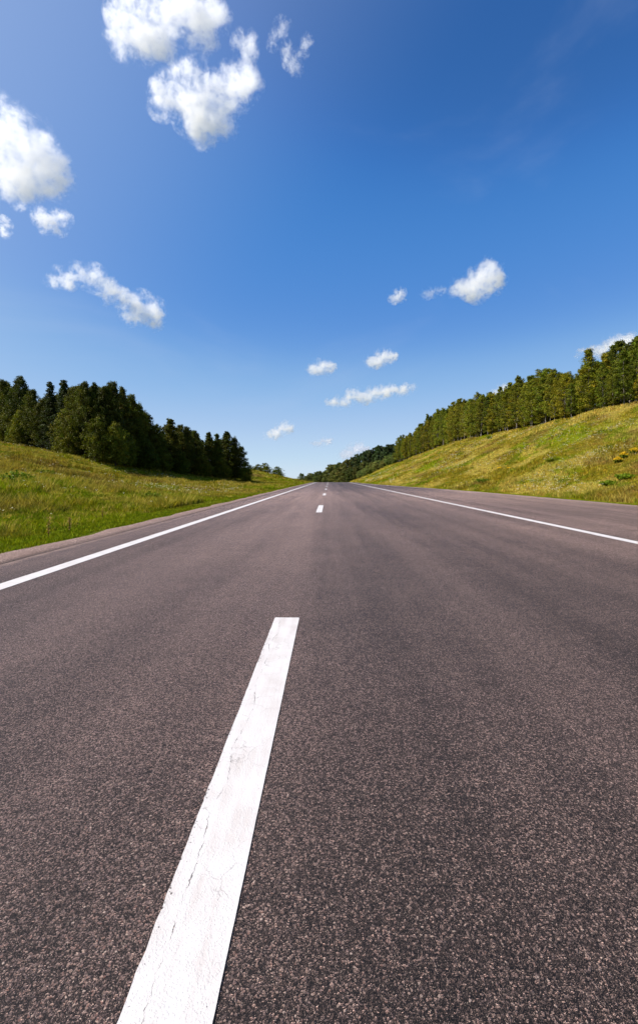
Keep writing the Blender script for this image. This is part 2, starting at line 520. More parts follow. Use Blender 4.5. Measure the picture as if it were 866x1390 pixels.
def grid_axis(parts):
    out = []
    for a, b, s in parts:
        n = max(1, int(round((b - a) / s)))
        out += list(np.linspace(a, b, n, endpoint=False))
    out.append(parts[-1][1])
    return np.array(out)


gx = grid_axis([(-9000, -2000, 1400), (-2000, -400, 160), (-400, -90, 12), (-90, -30, 1.0), (-30, -5.1, 0.4), (-5.1, 6, 1.1), (6, 16, 0.4), (16, 45, 0.6), (45, 120, 3), (120, 400, 20), (400, 2000, 160), (2000, 9000, 1400)])
gy = grid_axis([(-3000, -200, 280), (-200, -10, 8), (-10, 60, 0.7), (60, 160, 1.2), (160, 330, 2.5), (330, 900, 15), (900, 3000, 150), (3000, 12000, 1500)])
GX, GY = np.meshgrid(gx, gy)
GZ = terrain(GX, GY)
nx, ny = len(gx), len(gy)
ii = np.arange(nx * ny).reshape(ny, nx)
faces = np.stack([ii[:-1, :-1].ravel(), ii[:-1, 1:].ravel(), ii[1:, 1:].ravel(), ii[1:, :-1].ravel()], 1)
gt = meadow_tint(GX.ravel(), GY.ravel()) * 0.62
ground = obj('ground', np_mesh('ground', np.stack([GX.ravel(), GY.ravel(), GZ.ravel()], 1), faces, M_SOIL, gt, True))
tag(ground, 'grassy banks and verges rolling away on both sides of the road', 'ground', kind='structure')

# ------------------------------------------------------------------ road
ry = grid_axis([(-8, 60, 1.0), (60, 160, 2.0), (160, 520, 6)])
cols_f = [lambda y: L_PAVE + 0 * y, lambda y: L_PAVE + 0.25 + 0 * y, lambda y: LINE_L + 0 * y, lambda y: 0 * y, lambda y: LINE_R + 0 * y,
          lambda y: (r_edge(y) + LINE_R) / 2, lambda y: r_edge(y) - 1.5, lambda y: r_edge(y) - 0.5, lambda y: r_edge(y)]
dust_c = [0.75, 0.15, 0, 0, 0, 0.0, 0.25, 0.75, 1.0]
jit = (fbm(ry * 0.8, ry * 0 + 4, 3) - 0.5)
X = np.stack([f(ry) for f in cols_f], 1)
X[:, -1] += jit * 0.35; X[:, -2] += jit * 0.2; X[:, 0] += jit * 0.05
X = X + curve(ry)[:, None]
Yv = np.repeat(ry[:, None], X.shape[1], 1); Zv = z_road(Yv)
# skirts at both edges
X = np.concatenate([X[:, :1] - 0.02, X, X[:, -1:] + 0.05], 1); Yv = np.concatenate([Yv[:, :1], Yv, Yv[:, -1:]], 1)
Zv = np.concatenate([Zv[:, :1] - 0.2, Zv, Zv[:, -1:] - 0.2], 1)
dc = np.array([0.8] + dust_c + [1.0])
m_, k_ = X.shape
ii = np.arange(m_ * k_).reshape(m_, k_)
faces = np.stack([ii[:-1, :-1].ravel(), ii[:-1, 1:].ravel(), ii[1:, 1:].ravel(), ii[1:, :-1].ravel()], 1)
tn = np.zeros((m_ * k_, 3)); tn[:, 0] = np.tile(dc, m_)
sand = (np.abs(ry - 43) < 4.5)                     # a patch of sand washed onto the right edge
tn[:, 0].reshape(m_, k_)[sand, -4:] += np.array([0.45, 0.35, 0.3, 0.2])
road = obj('road', np_mesh('road', np.stack([X.ravel(), Yv.ravel(), Zv.ravel()], 1), faces, M_ASPHALT, tn))
tag(road, 'worn grey purple asphalt road running straight over a crest', 'road', kind='structure')

# left gravel shoulder, a little lower than the asphalt
sx = np.array([L_EDGE - 0.25, L_EDGE, -4.70, -4.49, L_PAVE + 0.03])
X = np.repeat(sx[None, :], len(ry), 0) + curve(ry)[:, None] + jit[:, None] * np.array([0.5, 0.4, 0, 0.25, 0])
Yv = np.repeat(ry[:, None], 5, 1)
Zv = z_road(Yv) + np.array([-0.10, -0.02, -0.006, -0.035, -0.05])
ii = np.arange(X.size).reshape(X.shape)
faces = np.stack([ii[:-1, :-1].ravel(), ii[:-1, 1:].ravel(), ii[1:, 1:].ravel(), ii[1:, :-1].ravel()], 1)
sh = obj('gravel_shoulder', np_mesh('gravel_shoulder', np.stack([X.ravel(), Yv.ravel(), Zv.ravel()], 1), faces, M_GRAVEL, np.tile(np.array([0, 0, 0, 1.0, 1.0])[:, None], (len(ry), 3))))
tag(sh, 'reddish gravel shoulder strip between the left lane edge and the grass', 'road shoulder', kind='structure')


def stripe(name, x0, y0, y1, step, w, rag, label=None):
    n = max(2, int((y1 - y0) / step) + 1)
    ys = np.linspace(y0, y1, n)
    us = np.array([-0.5, -0.42, -0.25, 0, 0.25, 0.42, 0.5])
    jl = (fbm(ys * 24, ys * 0 + x0 * 9 + 3, 4) - 0.5) * rag
    jr = (fbm(ys * 24 + 50, ys * 0 + x0 * 5, 4) - 0.5) * rag * 0.3
    X = x0 + us[None, :] * w + jl[:, None] * np.array([1, .5, 0, 0, 0, 0, 0]) + jr[:, None] * np.array([0, 0, 0, 0, 0, .5, 1])
    X = X + curve(ys)[:, None]
    Y = np.repeat(ys[:, None], 7, 1)
    je = (fbm(us * 9 + x0, us * 0 + y0, 3) - 0.5) * rag * 1.2
    if n > 2: Y[0] += je; Y[-1] += je[::-1]
    Z = z_road(Y) + 0.004
    ii = np.arange(X.size).reshape(X.shape)
    fc = np.stack([ii[:-1, :-1].ravel(), ii[:-1, 1:].ravel(), ii[1:, 1:].ravel(), ii[1:, :-1].ravel()], 1)
    t = np.zeros((X.size, 3))
    t[:, 0] = np.tile(np.abs(us) * 2, n); t[:, 1] = np.tile(us + 0.5, n)
    o = obj(name, np_mesh(name, np.stack([X.ravel(), Y.ravel(), Z.ravel()], 1), fc, M_PAINT, t), road)
    if label: o['label'] = label
    return o


stripe('lane_dash', DASH_X, -0.2, 4.0, 0.012, LINE_W, 0.006, 'nearest broken centre line dash, cracked white paint')
for k in range(1, 11):
    y0 = 16.2 * k - 0.1 + 0.2
    stripe('lane_dash', DASH_X, y0, y0 + 4.3, 0.1, LINE_W, 0.012)
stripe('edge_line', LINE_L, -8, 300, 0.5, 0.205, 0.02, 'solid white line along the left lane')
stripe('edge_line', LINE_R, -8, 300, 0.5, 0.215, 0.02, 'solid white line along the right lane')
# ------------------------------------------------------------------ clouds: real volumes, 900 m up
def cloud_at(px, py, alt):
    v = ray(px, py)
    t = alt / max(v.z, 0.012)
    return v * t, t


def make_cloud(label, blobs, alt=900.0, sigma=5.0, cover=0.0, rough=0.62, grain=1.0, step=1.0, depth=1.0):
    """blobs: (px, py, radius px[, weight]) in the photograph; the cloud is placed at its height above the ground"""
    cx = sum(b[0] for b in blobs) / len(blobs); cy = sum(b[1] for b in blobs) / len(blobs)
    c, t = cloud_at(cx, cy, alt)
    c = c + Vector((0, 0, EYE))
    s = t / F                                   # metres per photograph pixel at the cloud's distance
    fw = Matrix.Rotation(YAW, 3, 'Z') @ Vector((0, 1, 0))
    rt = Matrix.Rotation(YAW, 3, 'Z') @ Vector((1, 0, 0))
    lst = []
    rr = random.Random(len(label) * 31 + int(cx))
    mean_r = sum(b[2] for b in blobs) / len(blobs)
    for b in blobs:
        p = rt * ((b[0] - cx) * s) + Vector((0, 0, (cy - b[1]) * s)) + fw * (rr.uniform(-0.4, 0.4) * mean_r * s * depth)
        lst.append((p, b[2] * s * 1.43))
    # hull: the union of slightly larger balls
    bm = bmesh.new()
    for p, r in lst:
        bmesh.ops.create_icosphere(bm, subdivisions=3, radius=r * 1.0, matrix=Matrix.Translation(p))
    me = bpy.data.meshes.new('tmp'); bm.to_mesh(me); bm.free()
    o = bpy.data.objects.new('tmp', me); col.objects.link(o)
    md = o.modifiers.new('r', 'REMESH'); md.mode = 'VOXEL'; md.voxel_size = min(r for p, r in lst) * 0.30
    ev = o.evaluated_get(bpy.context.evaluated_depsgraph_get())
    hull = bpy.data.meshes.new_from_object(ev)
    bpy.data.objects.remove(o); bpy.data.meshes.remove(me)
    hull.name = 'cloud'
    m, g = material('cloud_vapour')
    co = g.n('ShaderNodeTexCoord').outputs['Object']
    rm = mean_r * s * 1.22
    # two scales of billows, the second eats the edges
    wv = g.n('ShaderNodeTexNoise', ins={'Vector': co, 'Scale': 0.8 / rm * grain, 'Detail': 4.0, 'Roughness': rough})
    wv2 = g.n('ShaderNodeTexNoise', ins={'Vector': co, 'Scale': 2.6 / rm * grain, 'Detail': 6.0, 'Roughness': 0.74, 'Distortion': 0.9})
    n = g.math('ADD', g.math('MULTIPLY', wv.outputs[0], 0.52), g.math('MULTIPLY', wv2.outputs[0], 0.48))
    field = None
    for p, r in lst:
        q = g.n('ShaderNodeVectorMath', operation='MULTIPLY_ADD')
        g.set(q.inputs[0], co); q.inputs[1].default_value = (1 / r,) * 3; q.inputs[2].default_value = tuple(-p / r)
        d2 = g.n('ShaderNodeVectorMath', operation='DOT_PRODUCT', ins={0: q.outputs[0], 1: q.outputs[0]}).outputs['Value']
        f = g.math('SUBTRACT', 1.0, d2, clamp=True)
        field = f if field is None else g.math('ADD', field, f)
    field = g.math('MINIMUM', field, 1.35)
    dens = g.math('ADD', g.math('MULTIPLY_ADD', n, 11.0, -6.12 + cover), field)
    dens = g.rng(dens, 0.0, 3.0)
    dens = g.math('MULTIPLY', dens, g.rng(field, 0.0, 0.25))
    v = g.n('ShaderNodeVolumeScatter', ins={'Color': rgb(1, 1, 1), 'Density': g.math('MULTIPLY', dens, sigma / (2 * rm)), 'Anisotropy': 0.5})
    g.n('ShaderNodeOutputMaterial', ins={'Volume': v})
    hull.materials.append(m)
    o = obj('cloud', hull); o.location = c
    tag(o, label, 'cloud', 'small white clouds in the blue sky')
    return o


CLOUDS = [
    ('largest white ragged cloud, cut off by the top of the picture', [(172, 45, 24), (165, 62, 15), (170, 15, 24), (200, 20, 32), (212, 50, 24), (192, 66, 16), (240, -5, 28), (246, 32, 22), (275, 15, 26), (288, 42, 20), (272, 60, 16), (228, 66, 12), (295, 10, 16)], 1.0),
    ('ragged white cloud hanging just below the topmost cloud', [(218, 135, 18), (240, 125, 24), (250, 105, 18), (268, 110, 24), (262, 150, 26), (290, 140, 26), (318, 120, 24), (330, 90, 18), (332, 55, 16), (340, 70, 12), (335, 105, 20), (278, 180, 20), (262, 170, 14), (305, 165, 18), (275, 196, 10), (212, 118, 8)], 1.0),
    ('thin torn wisp of cloud right of the topmost cloud', [(384, 36, 11), (376, 52, 9), (370, 62, 7), (388, 66, 8), (396, 80, 12), (402, 92, 9), (417, 58, 8), (412, 72, 7)], 0.45),
    ('big bright cloud cut off by the left edge of the picture', [(5, 195, 42), (35, 195, 34), (55, 225, 32), (20, 235, 30), (72, 240, 22), (80, 258, 14), (45, 252, 20), (0, 258, 16), (60, 200, 14), (78, 222, 12)], 1.0),
    ('small puff of cloud under the big cloud at the left edge', [(58, 293, 13), (64, 308, 12), (84, 296, 12), (82, 312, 9), (30, 282, 8), (2, 305, 11), (8, 318, 7)], 0.9),
    ('long white cloud slanting down to the right above the left trees', [(68, 381, 9), (82, 378, 13), (96, 385, 10), (104, 368, 11), (125, 376, 17), (140, 384, 15), (152, 393, 13), (166, 401, 10), (176, 418, 16), (192, 415, 17), (186, 430, 14), (205, 432, 15), (212, 416, 12), (150, 412, 8)], 1.0),
    ('bright compact cloud high over the right trees', [(622, 390, 13), (640, 386, 17), (655, 378, 19), (664, 364, 14), (672, 382, 14), (650, 396, 14), (612, 396, 8)], 1.2),
    ('tiny round cloud puff left of the compact cloud', [(535, 403, 8), (542, 399, 8), (546, 405, 5)], 0.9),
    ('faint scrap of cloud beside the compact bright cloud', [(578, 398, 8), (588, 396, 7), (598, 395, 6)], 0.35),
    ('small oval cloud, the leftmost of the pair over the road', [(424, 500, 8), (432, 496, 10), (442, 500, 9), (449, 499, 7)], 1.1),
    ('small oval cloud, the rightmost of the pair over the road', [(500, 492, 7), (508, 489, 10), (518, 486, 11), (528, 484, 9), (534, 483, 6)], 1.1),
    ('long flat streak of cloud rising to the right over the road', [(448, 548, 7), (458, 547, 9), (470, 544, 8), (480, 537, 10), (492, 537, 11), (505, 534, 10), (517, 533, 10), (529, 530, 9), (540, 530, 8), (551, 528, 8), (561, 527, 6)], 1.1),
    ('small wedge of cloud low above the left end of the road', [(362, 591, 6), (371, 588, 8), (380, 584, 9), (389, 577, 8), (393, 583, 6)], 1.0),
    ('thin flat cloud low over the middle of the road', [(424, 602, 4), (431, 601, 5), (440, 599, 6), (448, 599, 5)], 0.8),
    ('lowest cloud, half hidden behind the distant forest', [(462, 620, 7), (470, 614, 9), (480, 611, 11), (490, 609, 9), (498, 612, 6)], 0.9),
    ('flat cloud half hidden behind the tall trees at the right edge', [(788, 480, 6), (798, 477, 8), (810, 475, 10), (822, 471, 11), (834, 467, 12), (846, 464, 12), (858, 462, 12)], 1.1),
    ('scrap of cloud peeping over the tops of the right trees', [(672, 534, 7), (679, 529, 8), (686, 527, 7)], 0.9),
]
for lab, bl, k in CLOUDS:
    make_cloud(lab, bl, sigma=7.5 * k, cover=0.14 if max(b[2] for b in bl) > 17 else 0.10)
# ------------------------------------------------------------------ trees
def tube(V, Fc, pts, rads, sides=6):
    """append a tapered tube along pts"""
    base0 = len(V)
    up = Vector((0.13, 0.31, 1)).normalized()
    for i, (p, r) in enumerate(zip(pts, rads)):
        a = pts[min(i + 1, len(pts) - 1)] - pts[max(i - 1, 0)]
        a.normalize()
        s = a.cross(up if abs(a.dot(up)) < 0.95 else Vector((1, 0, 0))).normalized(); t = a.cross(s)
        for k in range(sides):
            an = 2 * math.pi * k / sides
            V.append(p + (s * math.cos(an) + t * math.sin(an)) * r)
    for i in range(len(pts) - 1):
        for k in range(sides):
            a = base0 + i * sides + k; b = base0 + i * sides + (k + 1) % sides
            Fc.append((a, b, b + sides, a + sides))


def leaves(centres, radii, tints, per, size, r, flat=0.75, aspect=0.62):
    """diamond shaped leaf sprays scattered through clumps"""
    C = np.repeat(np.asarray(centres), per, 0); Rr = np.repeat(np.asarray(radii), per)
    T = np.repeat(np.asarray(tints), per, 0)
    n = len(C)
    d = r.normal(size=(n, 3)); d /= np.linalg.norm(d, axis=1)[:, None]
    rad = Rr * r.random(n) ** 0.45
    P = C + d * rad[:, None] * np.array([1, 1, flat])
    nrm = d * 0.7 + r.normal(size=(n, 3)) * 0.6 + np.array([0, 0, 0.45])
    nrm /= np.linalg.norm(nrm, axis=1)[:, None]
    u = np.cross(nrm, r.normal(size=(n, 3))); u /= np.linalg.norm(u, axis=1)[:, None]
    v = np.cross(nrm, u)
    s = size * r.uniform(0.6, 1.3, n)
    u *= s[:, None]; v *= (s * aspect)[:, None]
    V = np.stack([P - u, P - v * 0.9 + nrm * s[:, None] * 0.15, P + u, P + v * 0.9 + nrm * s[:, None] * 0.15], 1).reshape(-1, 3)
    Fc = np.arange(n * 4).reshape(n, 4)
    T = T * r.uniform(0.8, 1.22, (n, 1))
    return V, Fc, np.repeat(T, 4, 0)


def profile_fn(kind):
    if kind == 'round': return lambda t: (math.sin(math.pi * (0.10 + 0.84 * t)) ** 0.75)
    if kind == 'bushy': return lambda t: max(0.12, min(1.0, 0.80 + 0.5 * t) * (1 - max(0, t - 0.45) ** 2 * 2.6))
    if kind == 'pointed': return lambda t: max(0.07, (0.62 + 1.1 * t if t < 0.3 else 0.95 * (1 - (t - 0.3) / 0.72) ** 0.8))
    if kind == 'cone': return lambda t: max(0.05, 1.0 - t * 0.96)
    if kind == 'slender': return lambda t: max(0.12, (0.55 + 0.9 * t if t < 0.45 else 0.95 * (1 - ((t - 0.45) / 0.60) ** 1.7)))
    return lambda t: max(0.15, (0.35 + 1.2 * t if t < 0.5 else 0.95 * (1 - ((t - 0.5) / 0.58) ** 2)))      # pine: leafy towards the top


def tree_meshes(name, seed, H, W, crown0, kind, tint, n_limb, per, leaf, bark, stems=1, droop=0.0, tvar=0.28):
    """trunk mesh with limbs and crown mesh of leaf sprays; height H, crown width W"""
    r = np.random.default_rng(seed); q = random.Random(seed)
    V, Fc = [], []
    prof = profile_fn(kind)
    cs, rs, ts = [], [], []
    tint = np.array(tint)
    for st in range(stems):
        ox, oy = (0, 0) if stems == 1 else (q.uniform(-.25, .25) * W, q.uniform(-.25, .25) * W)
        lean = Vector((q.uniform(-1, 1), q.uniform(-1, 1), 0)) * H * 0.02
        hh = H * (1 if st == 0 else q.uniform(0.7, 0.95))
        pts = [Vector((ox + lean.x * t + q.uniform(-1, 1) * 0.012 * H * (t > 0) * (1 - t), oy + lean.y * t + q.uniform(-1, 1) * 0.012 * H * (t > 0) * (1 - t), -0.35 + (hh + 0.2) * t)) for t in np.linspace(0, 0.97, 8)]
        r0 = (0.0105 if bark is not M_BARK_PALE else 0.0065) * hh + 0.012
        tube(V, Fc, pts, [r0 * (1.25 if i == 0 else 1) * (1 - i / 8.2) for i in range(8)], 7)
        nl = n_limb // stems
        for i in range(nl):
            t = (i + q.random()) / nl
            z = hh * (crown0 + (1 - crown0) * t)
            f = z / hh * 7; k = min(6, int(f)); p0 = pts[k].lerp(pts[k + 1], min(1, f - k))
            az = i * 2.39996 + q.uniform(-0.5, 0.5)
            ln = W * 0.5 * prof(t) * q.uniform(0.66, 1.12)
            rise = (0.55 - 0.5 * t if kind != 'cone' else -0.12) - droop + q.uniform(-0.15, 0.2)
            dr = Vector((math.cos(az), math.sin(az), rise))
            mid = p0 + dr * ln * 0.55 + Vector((0, 0, 0.06 * ln)); tip = p0 + dr * ln + Vector((0, 0, -0.10 * ln))
            if i % 2 == 0 or ln > W * 0.36:
                tube(V, Fc, [p0, mid, tip], [r0 * 0.30 * (1 - t * 0.6), r0 * 0.18, r0 * 0.05], 4)
            g = 1 + r.normal() * tvar * 0.6
            for fr in (0.45, 0.75, 1.0):
                if q.random() < 0.14: continue
                c = p0.lerp(mid, fr / 0.55) if fr < 0.55 else mid.lerp(tip, (fr - 0.55) / 0.45)
                j = W * 0.07
                cs.append((c.x + q.uniform(-j, j), c.y + q.uniform(-j, j), c.z + q.uniform(-j, j)))
                rs.append(W * (0.115 if kind != 'cone' else 0.09) * q.uniform(0.7, 1.25) * (0.75 if t > 0.85 else 1))
                ts.append(tint * np.array([1 + r.normal() * tvar * 0.35, 1, 1]) * max(0.45, g + r.normal() * tvar * 0.5))
        top = pts[-1]
        for z in ((0.0, -0.035, -0.07) if kind in ('cone', 'pointed', 'slender') else (-0.03, -0.07)):
            cs.append((top.x, top.y, top.z + z * hh)); rs.append(W * 0.05 + 0.05); ts.append(tint)
    v, f, tt = leaves(cs, rs, ts, per, leaf, r, flat=0.8 if kind != 'cone' else 0.5)
    keep = v[:, 2].reshape(-1, 4).min(1) > 0.03
    v = v.reshape(-1, 4, 3)[keep].reshape(-1, 3); tt = tt.reshape(-1, 4, 3)[keep].reshape(-1, 3); f = np.arange(len(v)).reshape(-1, 4)
    trunk = np_mesh('trunk', [tuple(p) for p in V], Fc, bark, None, True)
    crown = np_mesh('crown', v, f, M_LEAF, tt)
    return trunk, crown, H


OLV = (0.058, 0.068, 0.012)
DRK = (0.034, 0.046, 0.011)
SPEC = {}


def spec(key, *a, **k): SPEC.setdefault(key, []).append(tree_meshes(key, *a, **k))


# left wood: tall dense dark trees
for s in range(4): spec('left_round', 100 + s, 10, 4.6, 0.05, 'bushy', (0.074, 0.080, 0.008), 130, 46, 0.105, M_BARK_DARK)
for s in range(3): spec('left_pointed', 120 + s, 10, 3.4, 0.06, 'pointed', (0.068, 0.074, 0.008), 120, 40, 0.10, M_BARK_DARK)
for s in range(2): spec('left_conifer', 130 + s, 10, 4.4, 0.05, 'cone', (0.036, 0.050, 0.012), 120, 34, 0.10, M_BARK_DARK)
for s in range(3): spec('left_bush', 140 + s, 5, 3.8, 0.02, 'bushy', (0.108, 0.114, 0.008), 90, 34, 0.10, M_BARK_DARK, stems=2)
# right row: young slender trees with pale stems
for s in range(7): spec('right_slender', 200 + s, 10, [3.0, 3.6, 2.7, 3.9, 3.2, 3.4, 2.8][s], [0.10, 0.16, 0.12, 0.07, 0.18, 0.10, 0.14][s], ['slender', 'pointed', 'slender', 'round', 'bushy', 'pointed', 'bushy'][s], (0.172, 0.164, 0.011) if s % 2 else (0.135, 0.144, 0.012), 96, 38, 0.095, M_BARK_PALE)
spec('right_pale', 230, 10, 3.4, 0.12, 'slender', (0.21, 0.20, 0.07), 56, 34, 0.115, M_BARK_PALE)
for s in range(3): spec('right_under', 240 + s, 10, 3.8, 0.01, 'bushy', (0.085, 0.098, 0.009), 70, 36, 0.12, M_BARK_PALE)
for s in range(3): spec('far_shrub', 340 + s, 5, 4.2, 0.02, 'round', (0.145, 0.160, 0.040), 60, 30, 0.15, M_BARK_DARK, stems=2)
# far woods
for s in range(3): spec('far_pine', 300 + s, 18, 7.0, 0.22, 'pine', (0.054, 0.072, 0.024), 60, 30, 0.34, M_BARK_DARK)
for s in range(3): spec('far_leafy', 320 + s, 12, 6.5, 0.05, 'round', (0.115, 0.125, 0.030), 60, 30, 0.28, M_BARK_DARK)


def place_tree(name, key, x, y, H, label, cat, group, wide=1.0, var=None):
    tr, cr, h0 = SPEC[key][random.randrange(len(SPEC[key])) if var is None else var % len(SPEC[key])]
    o = empty(name, (x, y, float(terrain(x, y)) - 0.02), random.uniform(0, 6.28))
    s = H / h0
    o.scale = (s * wide, s * wide, s)
    obj('trunk', tr, o); obj('crown', cr, o)
    tag(o, label, cat, group)
    return o


def tip_height(px, py_tip, x, y, d):
    return (649 - py_tip) / F * d + EYE - float(terrain(x, y))


ORD = ('first second third fourth fifth sixth seventh eighth ninth tenth eleventh twelfth thirteenth fourteenth fifteenth sixteenth seventeenth '
       'eighteenth nineteenth twentieth').split()
for t_ in ('twenty', 'thirty', 'forty', 'fifty', 'sixty'):
    for u_ in ORD[:9]: ORD.append(t_ + '-' + u_)
    if t_ == 'twenty': ORD.append('thirtieth')
    if t_ == 'thirty': ORD.append('fortieth')
    if t_ == 'forty': ORD.append('fiftieth')

GL = 'trees of the dark wood on the left bank'


def d_left(px): return float(np.interp(px, [-120, 0, 60, 110, 150, 200, 250, 300, 330], [96, 80, 70, 62, 62, 72, 82, 92, 98]))


L_FRONT = [   # px, tip y, kind, width, label
    (6, 514, 'left_round', 0.9, 'tall dark tree cut off by the left edge of the picture'),
    (27, 508, 'left_round', 0.85, 'tall rounded tree second from the left edge, rising above its neighbours'),
    (44, 527, 'left_round', 0.75, 'lower dark tree just left of the dip in the left skyline'),
    (58, 541, 'left_round', 0.8, 'short dark tree at the dip in the left skyline'),
    (70, 515, 'left_conifer', 0.95, 'dark pointed conifer, the leftmost of two spires beside the skyline dip'),
    (88, 512, 'left_conifer', 1.0, 'dark pointed conifer, the rightmost of two spires beside the skyline dip'),
    (101, 521, 'left_round', 0.7, 'dark tree tucked against the right side of the twin spires'),
    (114, 516, 'left_round', 0.75, 'tall dense tree behind the sunlit bushes on the left bank'),
    (128, 517, 'left_pointed', 1.0, 'narrow tall tree between two dense crowns near the top of the left wood'),
    (140, 523, 'left_round', 0.7, 'dense tree just left of the highest crown of the left wood'),
    (152, 514, 'left_round', 0.75, 'tallest crown in the middle of the left wood, on the wood corner'),
    (168, 522, 'left_pointed', 1.1, 'pointed tall tree just right of the tallest crown in the left wood'),
    (178, 532, 'left_round', 0.7, 'dark tree where the left skyline begins to step down'),
    (188, 546, 'left_round', 0.7, 'dark tree on the second step down of the left skyline'),
    (199, 557, 'left_round', 0.75, 'dark tree on the third step down of the left skyline'),
    (213, 575, 'left_round', 0.8, 'low dark tree in the notch left of the lone pointed top'),
    (232, 566, 'left_pointed', 1.25, 'lone pointed top standing up in the middle of the left tree slope'),
    (244, 575, 'left_round', 0.7, 'rounded dark tree just right of the lone pointed top'),
    (254, 577, 'left_round', 0.7, 'broad rounded tree halfway between the lone point and the last spires'),
    (265, 583, 'left_round', 0.7, 'low rounded tree left of the last three spires'),
    (284, 585, 'left_pointed', 1.1, 'leftmost of the last three spires in the left wood'),
    (295, 587, 'left_pointed', 1.0, 'middle one of the last three spires in the left wood'),
    (308, 584, 'left_pointed', 1.5, 'rightmost and broadest of the last three spires in the left wood'),
    (319, 592, 'left_round', 0.65, 'dark tree sloping down right of the last spires'),
    (328, 604, 'left_round', 0.6, 'last tree at the right end of the left wood, casting shadow on the grass'),
]
for px, ty, kind, w, lab in L_FRONT:
    d = d_left(px) + random.uniform(0.8, 3.2)
    x, y = plan(px, d)
    H = tip_height(px, ty, x, y, d)
    place_tree('conifer_tree' if 'conifer' in kind else 'broadleaf_tree', kind, x, y, H, lab, 'tree', GL, wide=w * 9.5 / H)
L_BUSH = [
    (14, 548, 'sunlit leafy bush at the foot of the leftmost trees'), (33, 556, 'dark bush between the leftmost trees and the skyline dip'),
    (80, 553, 'tall yellow green bush below the twin conifer spires, catching the sun'), (97, 563, 'rounded sunlit bush, middle one of the three before the left wood'),
    (124, 566, 'broad sunlit bush with bright top in front of the tall dense tree'), (148, 572, 'dark bush at the corner of the left wood'),
    (172, 585, 'low dark bush under the pointed tree, where the wood turns away'), (196, 596, 'low dark bush beneath the steps of the left skyline'),
    (222, 606, 'low dark bush below the lone pointed top'), (250, 612, 'low dark bush in the middle of the shaded wood edge'),
    (276, 618, 'low dark bush left of the last three spires at grass level'), (302, 622, 'low dark bush under the last three spires'), (329, 626, 'low bush closing the right end of the left wood')]
for px, ty, lab in L_BUSH:
    d = d_left(px) - random.uniform(0.2, 1.4)
    x, y = plan(px, d)
    H = tip_height(px, ty, x, y, d)
    place_tree('bush', 'left_bush', x, y, H, lab, 'bush', 'bushes along the edge of the left wood', wide=max(0.8, 4.2 / H))
for k, px in enumerate(list(range(-110, 326, 11)) + list(range(-104, 312, 15))):
    d = d_left(px) + (5 if k < 40 else 9.5) + random.uniform(-1, 2)
    ty = float(np.interp(px, [-110, 27, 58, 88, 152, 190, 214, 232, 254, 308, 330], [500, 512, 541, 517, 518, 552, 577, 570, 580, 588, 610])) + random.uniform(3, 16)
    x, y = plan(px, d)
    H = max(3.0, tip_height(px, ty, x, y, d))
    place_tree('broadleaf_tree', 'left_round' if random.random() < 0.8 else 'left_pointed', x, y, H, 'dark tree deep inside the left wood, mostly hidden by the front trees', 'tree', 'hidden inner trees of the left wood', wide=0.9 * 9 / H)

# right row on the crest of the bank
TIPS = ([488, 510, 530, 546, 560, 575, 582, 595, 610, 636, 660, 690, 700, 722, 760, 790, 820, 845, 866, 1000],
        [615, 604, 597, 591, 583, 574, 560, 553, 547, 539, 530, 519, 512, 504, 496, 488, 468, 449, 442, 392])


def x_row(y): return float(np.interp(y, [-60, 52, 82, 115, 145, 180, 223, 250, 300], [32, 32, 32.5, 33, 32.5, 30.5, 22, 17, 14]))


def project(x, y):
    v = Matrix.Rotation(-YAW, 3, 'Z') @ Vector((x, y, 0))
    return 433 + F * v.x / v.y, v.y


GR = 'young trees along the crest of the right bank'
y = 43.0; i = 0; k_vis = 0
while y < 198:
    x = x_row(y) + random.uniform(-0.3, 0.7)
    px, d = project(x, y)
    tip = float(np.interp(px, *TIPS))
    H = tip_height(px, tip + (random.uniform(-11, 8) if random.random() < 0.5 else random.uniform(8, 36)) * 60 / d, x, y, d)
    pale = 620 < px < 634 and not globals().get('_pale')
    if px < 866:
        k_vis += 1
        look = 'slender green tree'
        if pale: look = 'silvery pale tree'
        lab = f'{look}, {ORD[k_vis - 1]} from right photo edge in the right bank row' if k_vis < 31 else None
        if k_vis == 1: lab = 'slender green tree at the right photo edge, front of the row on the bank'
        grp = GR if lab else 'young trees in the far half of the right row'
        if not lab: lab = 'young tree in the far stretch of the right row, its crown merged into its neighbours'
    else:
        lab = 'young tree of the right bank row just beyond the right edge of the photo'; grp = 'right row trees past the picture edge'
    if pale: _pale = True
    place_tree('slender_tree', 'right_pale' if pale else 'right_slender', x, y, H, lab, 'tree', grp, wide=random.uniform(0.75, 1.35) * (9.5 / H if H > 9.5 else 1.0), var=None)
    y += random.choice((1.2, 1.7, 2.2, 2.6, 3.3)) * (1 if y < 110 else 1.25)
for row, dx, stp in ((1, 2.6, 3.0), (2, 5.0, 3.2), (3, 8.0, 2.6)):
    y = 41.0 + row
    while y < 192:
        x = x_row(y) + dx + random.uniform(-0.8, 0.8)
        px, d = project(x, y)
        tip = float(np.interp(px, *TIPS)) + random.uniform(4, 26) * 60 / d
        H = max(5.0, min(15, tip_height(px, tip, x, y, d)))
        place_tree('slender_tree', 'right_slender' if row == 1 else 'right_under', x, y, H, 'tree behind the front row on the right bank, only bits of its crown showing', 'tree', 'inner trees of the right bank row', wide=1.1 * (9.5 / H if H > 9.5 else 1.0))
        y += random.uniform(0.8, 1.2) * stp

